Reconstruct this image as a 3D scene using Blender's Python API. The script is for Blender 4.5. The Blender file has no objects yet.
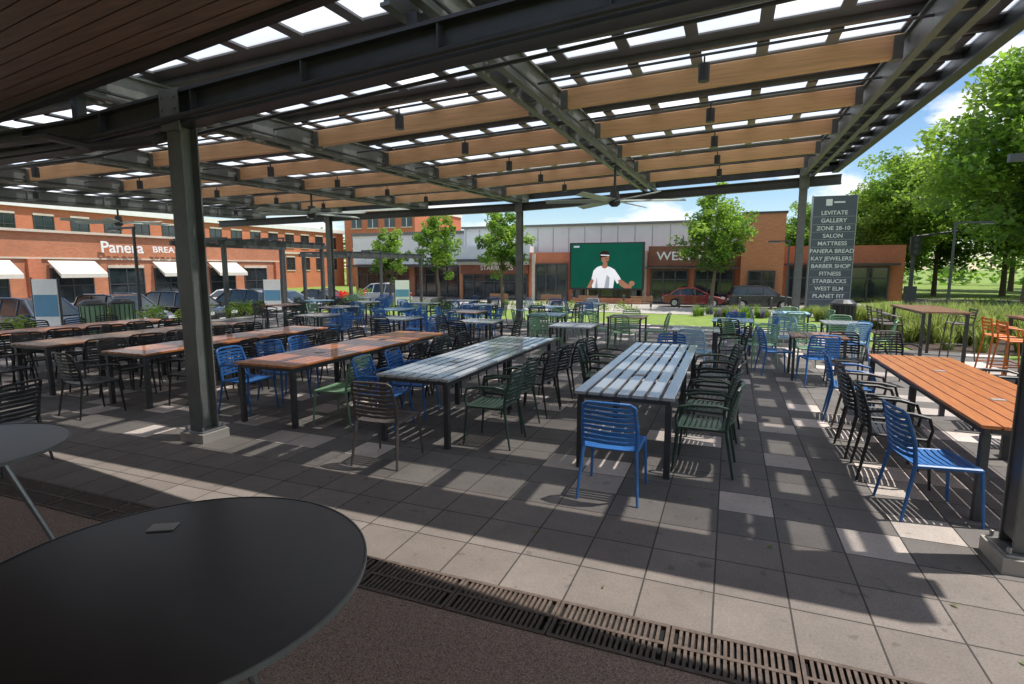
import bpy, bmesh, math, random
from mathutils import Vector, Matrix
random.seed(7)
sc = bpy.context.scene
COL = sc.collection

# ------------------------------------------------------------------ materials
def newmat(name):
    m = bpy.data.materials.new(name); m.use_nodes = True
    nt = m.node_tree; nt.nodes.clear()
    out = nt.nodes.new('ShaderNodeOutputMaterial')
    return m, nt, out

def pmat(name, col, rough=0.6, metal=0.0, var=0.25, scale=6.0, bump=0.0, stretch=(1,1,1), col2=None, coat=0.0, rnd=0.0, detail=6, spec=0.5, world=False, rv=.1):
    m, nt, out = newmat(name)
    b = nt.nodes.new('ShaderNodeBsdfPrincipled')
    nt.links.new(b.outputs[0], out.inputs[0])
    b.inputs['Metallic'].default_value = metal
    b.inputs['Coat Weight'].default_value = coat
    b.inputs['Specular IOR Level'].default_value = spec
    if world:
        tc = nt.nodes.new('ShaderNodeNewGeometry'); src = tc.outputs['Position']
    else:
        tc = nt.nodes.new('ShaderNodeTexCoord'); src = tc.outputs['Object']
    mp = nt.nodes.new('ShaderNodeMapping'); mp.inputs['Scale'].default_value = stretch
    nt.links.new(src, mp.inputs[0])
    n = nt.nodes.new('ShaderNodeTexNoise'); n.inputs['Scale'].default_value = scale; n.inputs['Detail'].default_value = detail
    n.inputs['Roughness'].default_value = 0.65
    nt.links.new(mp.outputs[0], n.inputs[0])
    r = nt.nodes.new('ShaderNodeValToRGB')
    c2 = col2 if col2 else tuple(c*(1+var) for c in col)
    c1 = tuple(c*(1-var) for c in col)
    r.color_ramp.elements[0].color = (*c1, 1); r.color_ramp.elements[0].position = 0.3
    r.color_ramp.elements[1].color = (*c2, 1); r.color_ramp.elements[1].position = 0.7
    nt.links.new(n.outputs[0], r.inputs[0])
    last = r.outputs[0]
    if rnd > 0:
        oi = nt.nodes.new('ShaderNodeObjectInfo')
        hs = nt.nodes.new('ShaderNodeHueSaturation')
        mr = nt.nodes.new('ShaderNodeMapRange'); mr.inputs[3].default_value = 1-rnd; mr.inputs[4].default_value = 1+rnd
        nt.links.new(oi.outputs['Random'], mr.inputs[0]); nt.links.new(mr.outputs[0], hs.inputs['Value'])
        nt.links.new(last, hs.inputs['Color']); last = hs.outputs[0]
    nt.links.new(last, b.inputs['Base Color'])
    mr2 = nt.nodes.new('ShaderNodeMapRange'); mr2.inputs[3].default_value = max(0.02, rough-rv); mr2.inputs[4].default_value = min(1, rough+rv)
    nt.links.new(n.outputs[0], mr2.inputs[0]); nt.links.new(mr2.outputs[0], b.inputs['Roughness'])
    if bump > 0:
        bp = nt.nodes.new('ShaderNodeBump'); bp.inputs['Strength'].default_value = bump; bp.inputs['Distance'].default_value = 0.02
        nt.links.new(n.outputs[0], bp.inputs['Height']); nt.links.new(bp.outputs[0], b.inputs['Normal'])
    return m

def brickmat(name, c1, c2, mortar, w=0.22, h=0.075, axis='x'):
    m, nt, out = newmat(name)
    b = nt.nodes.new('ShaderNodeBsdfPrincipled'); b.inputs['Roughness'].default_value = 0.85
    nt.links.new(b.outputs[0], out.inputs[0])
    g = nt.nodes.new('ShaderNodeNewGeometry')
    sx = nt.nodes.new('ShaderNodeSeparateXYZ'); nt.links.new(g.outputs['Position'], sx.inputs[0])
    ad = nt.nodes.new('ShaderNodeMath'); ad.operation = 'ADD'
    nt.links.new(sx.outputs[0], ad.inputs[0]); nt.links.new(sx.outputs[1], ad.inputs[1])
    cx = nt.nodes.new('ShaderNodeCombineXYZ'); nt.links.new(ad.outputs[0], cx.inputs[0]); nt.links.new(sx.outputs[2], cx.inputs[1])
    br = nt.nodes.new('ShaderNodeTexBrick'); br.inputs['Scale'].default_value = 1
    br.inputs['Brick Width'].default_value = w; br.inputs['Row Height'].default_value = h; br.inputs['Mortar Size'].default_value = 0.008
    br.inputs['Color1'].default_value = (*c1, 1); br.inputs['Color2'].default_value = (*c2, 1); br.inputs['Mortar'].default_value = (*mortar, 1)
    nt.links.new(cx.outputs[0], br.inputs[0])
    n = nt.nodes.new('ShaderNodeTexNoise'); n.inputs['Scale'].default_value = 0.6; n.inputs['Detail'].default_value = 5
    nt.links.new(g.outputs['Position'], n.inputs[0])
    mr = nt.nodes.new('ShaderNodeMapRange'); mr.inputs[3].default_value = 0.75; mr.inputs[4].default_value = 1.2
    nt.links.new(n.outputs[0], mr.inputs[0])
    hs = nt.nodes.new('ShaderNodeHueSaturation'); nt.links.new(mr.outputs[0], hs.inputs['Value']); nt.links.new(br.outputs[0], hs.inputs['Color'])
    nt.links.new(hs.outputs[0], b.inputs['Base Color'])
    return m

def paver_mat():
    m, nt, out = newmat('concrete_pavers')
    L = nt.links.new
    b = nt.nodes.new('ShaderNodeBsdfPrincipled'); b.inputs['Roughness'].default_value = 0.75
    L(b.outputs[0], out.inputs[0])
    g = nt.nodes.new('ShaderNodeNewGeometry')
    def math_(op, a, bb=None):
        n = nt.nodes.new('ShaderNodeMath'); n.operation = op
        for i, v in enumerate((a, bb)):
            if v is None: continue
            if isinstance(v, (int, float)): n.inputs[i].default_value = v
            else: L(v, n.inputs[i])
        return n.outputs[0]
    s = nt.nodes.new('ShaderNodeSeparateXYZ'); L(g.outputs['Position'], s.inputs[0])
    P = 0.40
    ux = math_('DIVIDE', s.outputs[0], P); uy = math_('DIVIDE', math_('SUBTRACT', s.outputs[1], 2.80), P)
    fy = math_('FLOOR', uy)
    fx = math_('FLOOR', ux)
    rx = math_('SUBTRACT', ux, fx); ry = math_('SUBTRACT', uy, fy)
    ex = math_('MINIMUM', rx, math_('SUBTRACT', 1.0, rx)); ey = math_('MINIMUM', ry, math_('SUBTRACT', 1.0, ry))
    e = math_('MINIMUM', ex, ey)
    joint = math_('LESS_THAN', e, 0.013)
    cb = nt.nodes.new('ShaderNodeCombineXYZ'); L(fx, cb.inputs[0]); L(fy, cb.inputs[1])
    wn = nt.nodes.new('ShaderNodeTexWhiteNoise'); wn.noise_dimensions = '3D'; L(cb.outputs[0], wn.inputs[0])
    r = nt.nodes.new('ShaderNodeValToRGB'); L(wn.outputs[0], r.inputs[0])
    r.color_ramp.interpolation = 'CONSTANT'
    el = r.color_ramp.elements
    el[0].color = (0.145,0.131,0.122,1); el[1].position = 0.3; el[1].color = (0.18,0.163,0.151,1)
    for p, c in ((0.55,(0.16,0.144,0.134,1)),(0.80,(0.66,0.57,0.52,1)),(0.92,(0.46,0.40,0.36,1))):
        x = el.new(p); x.color = c
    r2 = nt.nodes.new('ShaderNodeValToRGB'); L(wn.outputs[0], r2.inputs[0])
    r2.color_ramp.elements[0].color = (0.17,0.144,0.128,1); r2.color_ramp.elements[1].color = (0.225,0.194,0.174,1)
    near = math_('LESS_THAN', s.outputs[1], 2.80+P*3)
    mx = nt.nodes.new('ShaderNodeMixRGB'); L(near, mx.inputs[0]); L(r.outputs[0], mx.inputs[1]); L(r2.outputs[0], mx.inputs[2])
    n = nt.nodes.new('ShaderNodeTexNoise'); n.inputs['Scale'].default_value = 1.3; n.inputs['Detail'].default_value = 9; n.inputs['Roughness'].default_value = 0.7
    L(g.outputs['Position'], n.inputs[0])
    n2 = nt.nodes.new('ShaderNodeTexNoise'); n2.inputs['Scale'].default_value = 90; n2.inputs['Detail'].default_value = 3
    L(g.outputs['Position'], n2.inputs[0])
    v = math_('MULTIPLY', math_('ADD', 0.5, math_('MULTIPLY', n.outputs[0], 1.0)), math_('ADD', 0.6, math_('MULTIPLY', n2.outputs[0], 0.8)))
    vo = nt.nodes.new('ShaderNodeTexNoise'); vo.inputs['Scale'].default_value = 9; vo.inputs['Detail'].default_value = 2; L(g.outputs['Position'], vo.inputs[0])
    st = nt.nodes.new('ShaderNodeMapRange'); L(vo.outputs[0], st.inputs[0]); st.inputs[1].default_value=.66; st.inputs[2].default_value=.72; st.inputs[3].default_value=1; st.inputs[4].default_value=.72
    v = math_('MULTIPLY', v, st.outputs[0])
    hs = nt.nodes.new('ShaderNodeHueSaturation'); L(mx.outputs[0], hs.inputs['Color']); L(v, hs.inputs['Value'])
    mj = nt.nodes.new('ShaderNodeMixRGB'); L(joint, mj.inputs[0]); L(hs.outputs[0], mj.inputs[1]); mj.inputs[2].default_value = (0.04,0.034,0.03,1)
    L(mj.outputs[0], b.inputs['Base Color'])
    hgt = math_('ADD', math_('MULTIPLY', math_('SUBTRACT', 1.0, joint), 1.0), math_('MULTIPLY', n2.outputs[0], 0.25))
    bp = nt.nodes.new('ShaderNodeBump'); bp.inputs['Strength'].default_value = 0.5; bp.inputs['Distance'].default_value = 0.006
    L(hgt, bp.inputs['Height']); L(bp.outputs[0], b.inputs['Normal'])
    return m

def leafmat(name, col):
    m, nt, out = newmat(name)
    g = nt.nodes.new('ShaderNodeNewGeometry')
    n = nt.nodes.new('ShaderNodeTexNoise'); n.inputs['Scale'].default_value = 1.2; nt.links.new(g.outputs['Position'], n.inputs[0])
    r = nt.nodes.new('ShaderNodeValToRGB'); nt.links.new(n.outputs[0], r.inputs[0])
    r.color_ramp.elements[0].position = .3; r.color_ramp.elements[1].position = .7
    r.color_ramp.elements[0].color = (*[c*.7 for c in col], 1); r.color_ramp.elements[1].color = (*[c*1.25 for c in col], 1)
    d = nt.nodes.new('ShaderNodeBsdfPrincipled'); d.inputs['Roughness'].default_value = .5
    t = nt.nodes.new('ShaderNodeBsdfTranslucent')
    nt.links.new(r.outputs[0], d.inputs['Base Color'])
    hs = nt.nodes.new('ShaderNodeHueSaturation'); hs.inputs['Value'].default_value = 2.4; hs.inputs['Saturation'].default_value=1.05
    nt.links.new(r.outputs[0], hs.inputs['Color']); nt.links.new(hs.outputs[0], t.inputs[0])
    mx = nt.nodes.new('ShaderNodeMixShader'); mx.inputs[0].default_value = .5
    nt.links.new(d.outputs[0], mx.inputs[1]); nt.links.new(t.outputs[0], mx.inputs[2]); nt.links.new(mx.outputs[0], out.inputs[0])
    return m

def emis(name, col, s=1.0):
    m, nt, out = newmat(name)
    n = nt.nodes.new('ShaderNodeTexNoise'); n.inputs['Scale'].default_value = .5
    tc = nt.nodes.new('ShaderNodeTexCoord'); nt.links.new(tc.outputs['Object'], n.inputs[0])
    r = nt.nodes.new('ShaderNodeValToRGB'); nt.links.new(n.outputs[0], r.inputs[0])
    r.color_ramp.elements[0].color = (*[c*.75 for c in col],1); r.color_ramp.elements[1].color = (*[c*1.2 for c in col],1)
    e = nt.nodes.new('ShaderNodeEmission'); e.inputs[1].default_value = s
    nt.links.new(r.outputs[0], e.inputs[0]); nt.links.new(e.outputs[0], out.inputs[0])
    return m

M = {}
M['pavers'] = paver_mat()
M['aggregate'] = pmat('exposed_aggregate', (0.36,0.255,0.20), .8, var=.65, scale=130, bump=.5, world=True, detail=2)
M['grass'] = pmat('lawn_grass', (0.19,0.27,0.045), .9, var=.3, scale=2.5, bump=.6, world=True, detail=12)
M['asphalt'] = pmat('asphalt', (0.09,0.09,0.092), .9, var=.3, scale=3, world=True, bump=.2, detail=10)
M['concrete'] = pmat('concrete', (0.42,0.39,0.35), .85, var=.15, scale=1.5, world=True, detail=10)
M['mulch'] = pmat('mulch', (0.07,0.045,0.03), .95, var=.5, scale=25, world=True, bump=.6)
M['steel'] = pmat('painted_steel_dark', (0.06,0.062,0.066), .42, var=.2, scale=5, bump=.03)
M['steel2'] = pmat('painted_steel_grey', (0.17,0.175,0.165), .45, var=.2, scale=5)
M['galv'] = pmat('galvanised_steel', (0.35,0.36,0.36), .4, metal=.7, var=.2, scale=20)
M['deck'] = pmat('roof_deck_underside', (0.15,0.155,0.165), .5, var=.2, scale=3, world=True)
M['glulam'] = pmat('glulam_wood', (0.90,0.52,0.27), .5, var=.18, scale=2.2, stretch=(.8,25,25), world=True, bump=.05)
M['soffit'] = pmat('dark_wood_soffit', (0.27,0.185,0.15), .5, var=.3, scale=2, stretch=(.7,14,14), world=True)
M['wood_or'] = pmat('table_wood_orange', (0.60,0.21,0.07), .32, var=.3, scale=3, stretch=(22,1.2,22), coat=.35, world=True, bump=.05)
M['wood_gr'] = pmat('table_slat_grey', (0.46,0.48,0.50), .25, var=.07, scale=3, stretch=(22,1.2,22), coat=.5, world=True, rv=.04)
M['wood_br'] = pmat('table_wood_brown', (0.38,0.20,0.12), .34, var=.35, scale=3, stretch=(22,1.2,22), coat=.35, world=True)
M['blacktop'] = pmat('black_tabletop', (0.030,0.022,0.020), .29, var=.2, scale=9, coat=0, detail=4, rv=.03, spec=.6)
M['black'] = pmat('black_plastic', (0.024,0.024,0.026), .38, var=.2, scale=8, rnd=.2)
M['dgreen'] = pmat('dark_green_plastic', (0.04,0.075,0.058), .4, var=.2, scale=8, rnd=.15)
M['green'] = pmat('sage_green_plastic', (0.22,0.39,0.23), .45, var=.12, scale=8, rnd=.15)
M['blue'] = pmat('blue_plastic', (0.035,0.17,0.48), .42, var=.12, scale=8, rnd=.15)
M['lblue'] = pmat('light_blue_plastic', (0.32,0.52,0.66), .45, var=.12, scale=8, rnd=.1)
M['orange'] = pmat('orange_plastic', (0.72,0.19,0.03), .42, var=.12, scale=8, rnd=.05)
M['greychair'] = pmat('brown_grey_plastic', (0.10,0.082,0.075), .45, var=.12, scale=8)
M['plate'] = pmat('table_placard', (0.42,0.40,0.37), .4, var=.1, scale=30)
M['grate'] = pmat('cast_iron_grate', (0.12,0.088,0.072), .65, metal=.1, var=.4, scale=20, world=True)
M['pit'] = pmat('drain_dark', (0.006,0.006,0.006), .9)
M['brick'] = brickmat('red_brick', (0.58,0.21,0.10), (0.47,0.16,0.075), (0.42,0.25,0.17))
M['brick2'] = brickmat('orange_brick', (0.66,0.21,0.095), (0.55,0.17,0.08), (0.42,0.2,0.14))
M['stone'] = pmat('cream_stone', (0.60,0.52,0.42), .8, var=.12, scale=2, world=True)
M['white'] = pmat('white_stucco', (0.8,0.8,0.78), .8, var=.06, scale=1, world=True)
M['metalgrey'] = pmat('grey_metal_panel', (0.68,0.70,0.71), .5, var=.06, scale=.7, world=True)
M['woodpanel'] = pmat('wood_cladding', (0.58,0.24,0.11), .6, var=.3, scale=3, stretch=(.6,.6,9), world=True)
M['signdark2']=pmat('rust_panel',(0.24,0.09,0.05),.6,var=.3,scale=1,world=True)
M['canvas'] = pmat('cream_canvas', (0.66,0.62,0.54), .9, var=.06, scale=3)
M['signwhite'] = pmat('sign_white', (0.85,0.85,0.83), .5, var=.03)
M['signdark'] = pmat('sign_slate', (0.095,0.108,0.135), .55, var=.08, scale=1)
M['bluesign'] = pmat('banner_blue', (0.12,0.30,0.46), .5, var=.1, scale=1)
M['bark'] = pmat('bark', (0.15,0.11,0.08), .9, var=.4, scale=10, bump=.6, stretch=(4,4,1))
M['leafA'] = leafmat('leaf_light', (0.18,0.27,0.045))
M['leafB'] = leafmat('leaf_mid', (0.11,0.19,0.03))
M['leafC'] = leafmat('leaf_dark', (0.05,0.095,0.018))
M['ograss'] = leafmat('ornamental_grass_leaf', (0.17,0.21,0.055))
M['hedge'] = leafmat('hedge_leaf', (0.16,0.22,0.03))
M['lav'] = leafmat('lavender_flower', (0.15,0.11,0.20))
M['red'] = leafmat('red_flower', (0.5,0.03,0.03))
M['tire'] = pmat('tire', (0.02,0.02,0.02), .85)
M['rim'] = pmat('alloy_rim', (0.5,0.5,0.5), .3, metal=.9)
M['lens'] = pmat('headlight', (0.75,0.76,0.78), .1, var=.05)
M['tail'] = pmat('tail_light', (0.4,0.02,0.02), .2, var=.05)
M['fanblade']=pmat('fan_blade', (0.50,0.56,0.50), .4, var=.05)
M['p_black']=pmat('car_paint_black',(0.012,0.013,0.015),.25,var=.1,coat=1); M['p_grey']=pmat('car_paint_grey',(0.05,0.052,0.056),.3,var=.1,metal=.4,coat=1)
M['p_white']=pmat('car_paint_white',(0.65,0.65,0.66),.3,var=.04,coat=1); M['p_blue']=pmat('car_paint_blue',(0.012,0.025,0.055),.3,var=.1,coat=1)
M['p_red']=pmat('car_paint_red',(0.20,0.015,0.015),.3,var=.1,coat=1); M['p_silver']=pmat('car_paint_silver',(0.4,0.41,0.42),.3,metal=.5,var=.05,coat=1)
M['glass'] = pmat('dark_window_glass', (0.02,0.03,0.035), .05, var=.6, scale=.5, world=True, spec=.9)
M['scrgreen']=emis('screen_green',(0.008,0.085,0.055),1.0); M['scrwhite']=emis('screen_shirt',(0.85,0.86,0.9),1); M['scrskin']=emis('screen_skin',(0.40,0.19,0.12),.9)
M['scrhair']=emis('screen_hair',(0.03,0.02,0.015),1); M['scrblue']=emis('screen_logo',(0.45,0.5,0.6),1); M['scrshade']=emis('screen_shirt_shade',(0.42,0.44,0.5),.9)
def trans_mat():
    m, nt, out = newmat('translucent_roof_panel')
    g = nt.nodes.new('ShaderNodeNewGeometry')
    n = nt.nodes.new('ShaderNodeTexNoise'); n.inputs['Scale'].default_value = 1.5; n.inputs['Detail'].default_value=6
    nt.links.new(g.outputs['Position'], n.inputs[0])
    r = nt.nodes.new('ShaderNodeValToRGB'); nt.links.new(n.outputs[0], r.inputs[0])
    r.color_ramp.elements[0].color=(.85,.87,.89,1); r.color_ramp.elements[1].color=(.97,.97,.98,1)
    t = nt.nodes.new('ShaderNodeBsdfTransparent'); t.inputs[0].default_value=(1,1,1,1)
    tl = nt.nodes.new('ShaderNodeBsdfTranslucent'); nt.links.new(r.outputs[0], tl.inputs[0])
    mx = nt.nodes.new('ShaderNodeMixShader'); mx.inputs[0].default_value=.46
    nt.links.new(t.outputs[0], mx.inputs[1]); nt.links.new(tl.outputs[0], mx.inputs[2]); nt.links.new(mx.outputs[0], out.inputs[0])
    return m
M['trans'] = trans_mat()

# ------------------------------------------------------------------ mesh builder
class MB:
    def __init__(s): s.v=[]; s.f=[]; s.m=[]; s.mats=[]
    def mi(s, name):
        if name not in s.mats: s.mats.append(name)
        return s.mats.index(name)
    def add(s, vs, fs, mat):
        o=len(s.v); s.v.extend([tuple(v) for v in vs]); k=s.mi(mat)
        for f in fs: s.f.append(tuple(i+o for i in f)); s.m.append(k)
    def hexa(s, vs, mat):
        s.add(vs, [(0,3,2,1),(4,5,6,7),(0,1,5,4),(1,2,6,5),(2,3,7,6),(3,0,4,7)], mat)
    def box(s,x0,x1,y0,y1,z0,z1,mat,T=None):
        vs=[(x0,y0,z0),(x1,y0,z0),(x1,y1,z0),(x0,y1,z0),(x0,y0,z1),(x1,y0,z1),(x1,y1,z1),(x0,y1,z1)]
        if T: vs=[T@Vector(v) for v in vs]
        s.hexa(vs,mat)
    def cyl(s,p0,p1,r0,r1=None,n=8,mat='steel'):
        s.tube([p0,p1],[r0, r0 if r1 is None else r1],n,mat)
    def tube(s,path,r,n,mat,cap=True):
        P=[Vector(p) for p in path]
        if not isinstance(r,(list,tuple)): r=[r]*len(P)
        vs=[];fs=[]
        d0=(P[1]-P[0]).normalized()
        up=Vector((0,0,1)) if abs(d0.z)<.9 else Vector((0,1,0))
        a=d0.cross(up).normalized()
        for i,p in enumerate(P):
            if i==0: d=P[1]-P[0]
            elif i==len(P)-1: d=P[-1]-P[-2]
            else: d=(P[i+1]-P[i]).normalized()+(P[i]-P[i-1]).normalized()
            d.normalize()
            a=(a-d*a.dot(d)).normalized(); b=d.cross(a)
            for k in range(n):
                t=2*math.pi*(k+.5)/n
                vs.append(p+(a*math.cos(t)+b*math.sin(t))*r[i])
        for i in range(len(P)-1):
            for k in range(n):
                k2=(k+1)%n
                fs.append((i*n+k,i*n+k2,(i+1)*n+k2,(i+1)*n+k))
        if cap:
            fs.append(tuple(range(n-1,-1,-1))); fs.append(tuple((len(P)-1)*n+k for k in range(n)))
        s.add(vs,fs,mat)
    def ribbon(s,path,w,t,mat,wd=(0,0,1)):
        P=[Vector(p) for p in path]; wd=Vector(wd)
        vs=[];fs=[]
        for i,p in enumerate(P):
            d=(P[min(i+1,len(P)-1)]-P[max(i-1,0)]).normalized()
            nn=d.cross(wd).normalized()
            for a,b in ((-1,-1),(1,-1),(1,1),(-1,1)):
                vs.append(p+wd*(w/2*a)+nn*(t/2*b))
        for i in range(len(P)-1):
            for k in range(4):
                fs.append((i*4+k,i*4+(k+1)%4,(i+1)*4+(k+1)%4,(i+1)*4+k))
        fs.append((3,2,1,0)); e=(len(P)-1)*4; fs.append((e,e+1,e+2,e+3))
        s.add(vs,fs,mat)
    def mesh(s,name):
        me=bpy.data.meshes.new(name); me.from_pydata(s.v,[],s.f)
        for k in s.mats: me.materials.append(M[k])
        me.polygons.foreach_set('material_index',s.m); me.update()
        return me
    def obj(s,name,parent=None,loc=(0,0,0),rz=0,bevel=0,fixn=True,smooth=False):
        me=s.mesh(name)
        if fixn:
            bm=bmesh.new(); bm.from_mesh(me); bmesh.ops.recalc_face_normals(bm,faces=bm.faces); bm.to_mesh(me); bm.free()
        if smooth:
            for p in me.polygons: p.use_smooth=True
        return place(name,me,loc,rz,parent,bevel)
def place(name,me,loc=(0,0,0),rz=0,parent=None,bevel=0):
    o=bpy.data.objects.new(name,me); COL.objects.link(o)
    o.location=loc; o.rotation_euler=(0,0,math.radians(rz))
    if parent: o.parent=parent
    if bevel:
        b=o.modifiers.new('bevel','BEVEL'); b.width=bevel; b.segments=2; b.limit_method='ANGLE'
    return o
def empty(name,loc=(0,0,0),rz=0):
    e=bpy.data.objects.new(name,None); COL.objects.link(e); e.location=loc; e.rotation_euler=(0,0,math.radians(rz)); e.empty_display_size=.3
    return e
def text(body,size,loc,rot,mat,parent,name='lettering',ext=.02,align='CENTER',sx=1):
    c=bpy.data.curves.new(name,'FONT'); c.body=body; c.size=size; c.extrude=ext; c.offset=size*.012; c.align_x=align; c.align_y='CENTER'
    c.materials.append(M[mat]); o=bpy.data.objects.new(name,c); COL.objects.link(o)
    o.location=loc; o.rotation_euler=[math.radians(a) for a in rot]; o.scale=(sx,1,1); o.parent=parent
    return o

# ------------------------------------------------------------------ terrain
def sm(t): t=max(0,min(1,t)); return t*t*(3-2*t)
def gz(x,y):
    d=math.hypot(max(-17-x,0),max(y-19,0)*.5); d=math.hypot(d,max(x-8,0)*.5)
    return -1.1*sm(d/9)*(1-.55*sm((x-2)/12))
def grid(name,xs,ys,dz,mat):
    vs=[(x,y,gz(x,y)+dz) for y in ys for x in xs]; n=len(xs)
    fs=[(j*n+i,j*n+i+1,(j+1)*n+i+1,(j+1)*n+i) for j in range(len(ys)-1) for i in range(n-1)]
    mb=MB(); mb.add(vs,fs,mat); return mb.obj(name,fixn=False)
far=[-900,-500,-300,-180,-120,-90]
rng=lambda a,b:list(range(a,b+1))
grid('ground',far+rng(-80,80)+[-f for f in far[::-1]],far+rng(-80,80)+[-f for f in far[::-1]],0,'grass')
mb=MB()
for a in ((-17,5.5,2.80,15.0),(-17,3.2,15.0,18.8)):
    mb.add([(a[0],a[2],.02),(a[1],a[2],.02),(a[1],a[3],.02),(a[0],a[3],.02)],[(0,1,2,3)],'pavers')
mb.obj('patio_paving',fixn=False)
mb=MB(); mb.add([(-17,-12,.02),(5.5,-12,.02),(5.5,2.48,.02),(-17,2.48,.02)],[(0,1,2,3)],'aggregate'); mb.obj('terrace_pavement',fixn=False)
grid('asphalt_road',rng(-36,-22),rng(-20,75),.012,'asphalt')
grid('concrete_path',rng(-22,-17),rng(-12,40),.016,'concrete')
grid('plaza_pavement',rng(-22,9),rng(37,49),.02,'concrete')
grid('street_road',rng(12,80)+[120,300],rng(44,52),.012,'asphalt')
grid('sidewalk',rng(10,80)+[120,300],rng(40,43),.03,'concrete')
grid('storefront_pavement',rng(-41,-36),rng(-20,52),.03,'concrete')
grid('planting_bed',rng(4,9),rng(15,33),.02,'mulch')
mb=MB()
for i in range(14):
    y=8+i*3.0
    z=gz(-28,y)+.02
    mb.add([(-31,y,z),(-26,y,z),(-26,y+.1,z),(-31,y+.1,z)],[(0,1,2,3)],'signwhite')
mb.obj('road_markings',fixn=False)

# trench drain
mb=MB()
mb.box(-17,5.5,2.48,2.80,-.12,.004,'pit')
x=-17
D0=2.48
while x<5.4:
    mb.box(x+.004,x+.596,D0,D0+.025,.005,.026,'grate'); mb.box(x+.004,x+.596,D0+.295,D0+.32,.005,.026,'grate')
    mb.box(x+.004,x+.022,D0+.025,D0+.295,.005,.026,'grate'); mb.box(x+.578,x+.596,D0+.025,D0+.295,.005,.026,'grate')
    mb.box(x+.022,x+.578,D0+.149,D0+.171,.005,.026,'grate')
    for k in range(17):
        xx=x+.045+k*.0305
        mb.box(xx,xx+.016,D0+.025,D0+.149,.007,.024,'grate'); mb.box(xx,xx+.016,D0+.171,D0+.295,.007,.024,'grate')
    x+=.6
mb.obj('trench_drain_grate',fixn=False)

# ------------------------------------------------------------------ pavilion canopy
pav=empty('pavilion_canopy')
def zr(x,y):
    return 4.1+.022*(y-8.16)+(.04*(x+7) if x>-7 else .012*(x+7))
def sl(mb,x0,x1,y0,y1,d0,d1,mat):
    xs=[x0]+([-7] if x0<-7<x1 else [])+[x1]
    for a,b in zip(xs,xs[1:]):
        P=[(a,y0),(b,y0),(b,y1),(a,y1)]
        mb.hexa([(x,y,zr(x,y)+d0) for x,y in P]+[(x,y,zr(x,y)+d1) for x,y in P],mat)
TX=[-19.2,-15.1,-11.05,-6.95,-2.55,1.9]
X0,X1,Y0,Y1=-21,2.75,3.95,18.9
deck=MB(); tr=MB(); pur=MB()
y=Y0
DW=.57
while y<Y1-.2:
    sl(deck,X0,X1,y,y+DW,.24,.28,'deck')
    sl(pur,X0,X1,y+.25,y+.30,.17,.239,'steel2')
    if y+1.05<Y1+.2:
        xs=[X0,-7,X1]
        for a,b in zip(xs,xs[1:]):
            P=[(a,y+DW),(b,y+DW),(b,y+1.05),(a,y+1.05)]
            tr.add([(p,q,zr(p,q)+.26) for p,q in P],[(0,1,2,3)],'trans')
        x=X0+.1
        while x<X1:
            sl(pur,x,x+.14,y+DW,y+1.05,.225,.25,'deck'); x+=.78
    y+=1.05
deck.obj('roof_deck',pav); tr.obj('translucent_roof_panels',pav,fixn=False); pur.obj('purlins',pav)
mb=MB()
for tx in TX:
    for s in (-1,1):
        c=tx+s*.13
        sl(mb,c-.045,c+.045,Y0+.05,Y1-.05,-.2,-.17,'steel2')
        sl(mb,c-.045,c+.045,Y0+.05,Y1-.05,.12,.15,'steel2')
        sl(mb,c-.008,c+.008,Y0+.05,Y1-.05,-.17,.12,'steel2')
    yy=Y0+.5
    while yy<Y1-.5:
        sl(mb,tx-.12,tx+.12,yy,yy+.06,-.16,-.1,'steel2')
        z=zr(tx,yy)
        mb.tube([(tx-.1,yy,z+.06),(tx+.1,yy+.5,z+.06)],.018,5,'steel2')
        mb.tube([(tx+.1,yy,z+.09),(tx-.1,yy+.5,z+.09)],.018,5,'steel2')
        yy+=.7
    mb.tube([(tx+.2,Y0+.2,zr(tx,Y0)-.12),(tx+.2,Y1-.3,zr(tx,Y1)-.12)],.02,6,'steel')
mb.obj('roof_trusses',pav)
BY=(7.9,10.0,12.1,14.25,16.4)
mb=MB()
for j,yb in enumerate(BY):
    for a,b in zip(TX[:-1],TX[1:]):
        if a<-19: continue
        sl(mb,a+.19,b-.19,yb-.055,yb+.055,-.14,.12,'glulam')
mb.obj('glulam_beams',pav,bevel=.006)
mb=MB()
for yb in BY:
    for tx in TX:
        for s in (-1,1):
            c=tx+s*.24
            sl(mb,c-.05,c+.05,yb-.075,yb+.075,-.16,-.142,'steel2')
            sl(mb,c-.05,c+.05,yb-.075,yb-.059,-.14,.1,'steel2')
mb.obj('beam_brackets',pav)
mb=MB()
def girder(y,zf,h,x0=X0,x1=X1,w=.1,mat='steel'):
    xs=[x0,-7,x1]
    for a,b in zip(xs,xs[1:]):
        def hx(y0,y1,d0,d1):
            P=[(a,y0),(b,y0),(b,y1),(a,y1)]
            mb.hexa([(x,q,zf(x)+d0) for x,q in P]+[(x,q,zf(x)+d1) for x,q in P],mat)
        hx(y-w,y+w,0,.03); hx(y-w,y+w,h-.03,h); hx(y-.012,y+.012,.03,h-.03)
zn=lambda x: 3.34+(.07*(x+5.35) if x>-7 else -.1155+.012*(x+7))
girder(4.24,zn,.33,w=.10)
girder(18.1,lambda x: zr(x,18.1)-.48,.27,w=.09)
x=-20.5
while x<2.7:
    mb.box(x,x+.015,4.15,4.33,zn(x)+.031,zn(x)+.30,'steel'); x+=1.4
for tx in TX:
    if zr(tx,4.24)-.205>zn(tx)+.34: mb.box(tx-.05,tx+.05,4.19,4.29,zn(tx)+.331,zr(tx,4.24)-.203,'steel')
mb.obj('main_girders',pav)
mb=MB()
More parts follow.
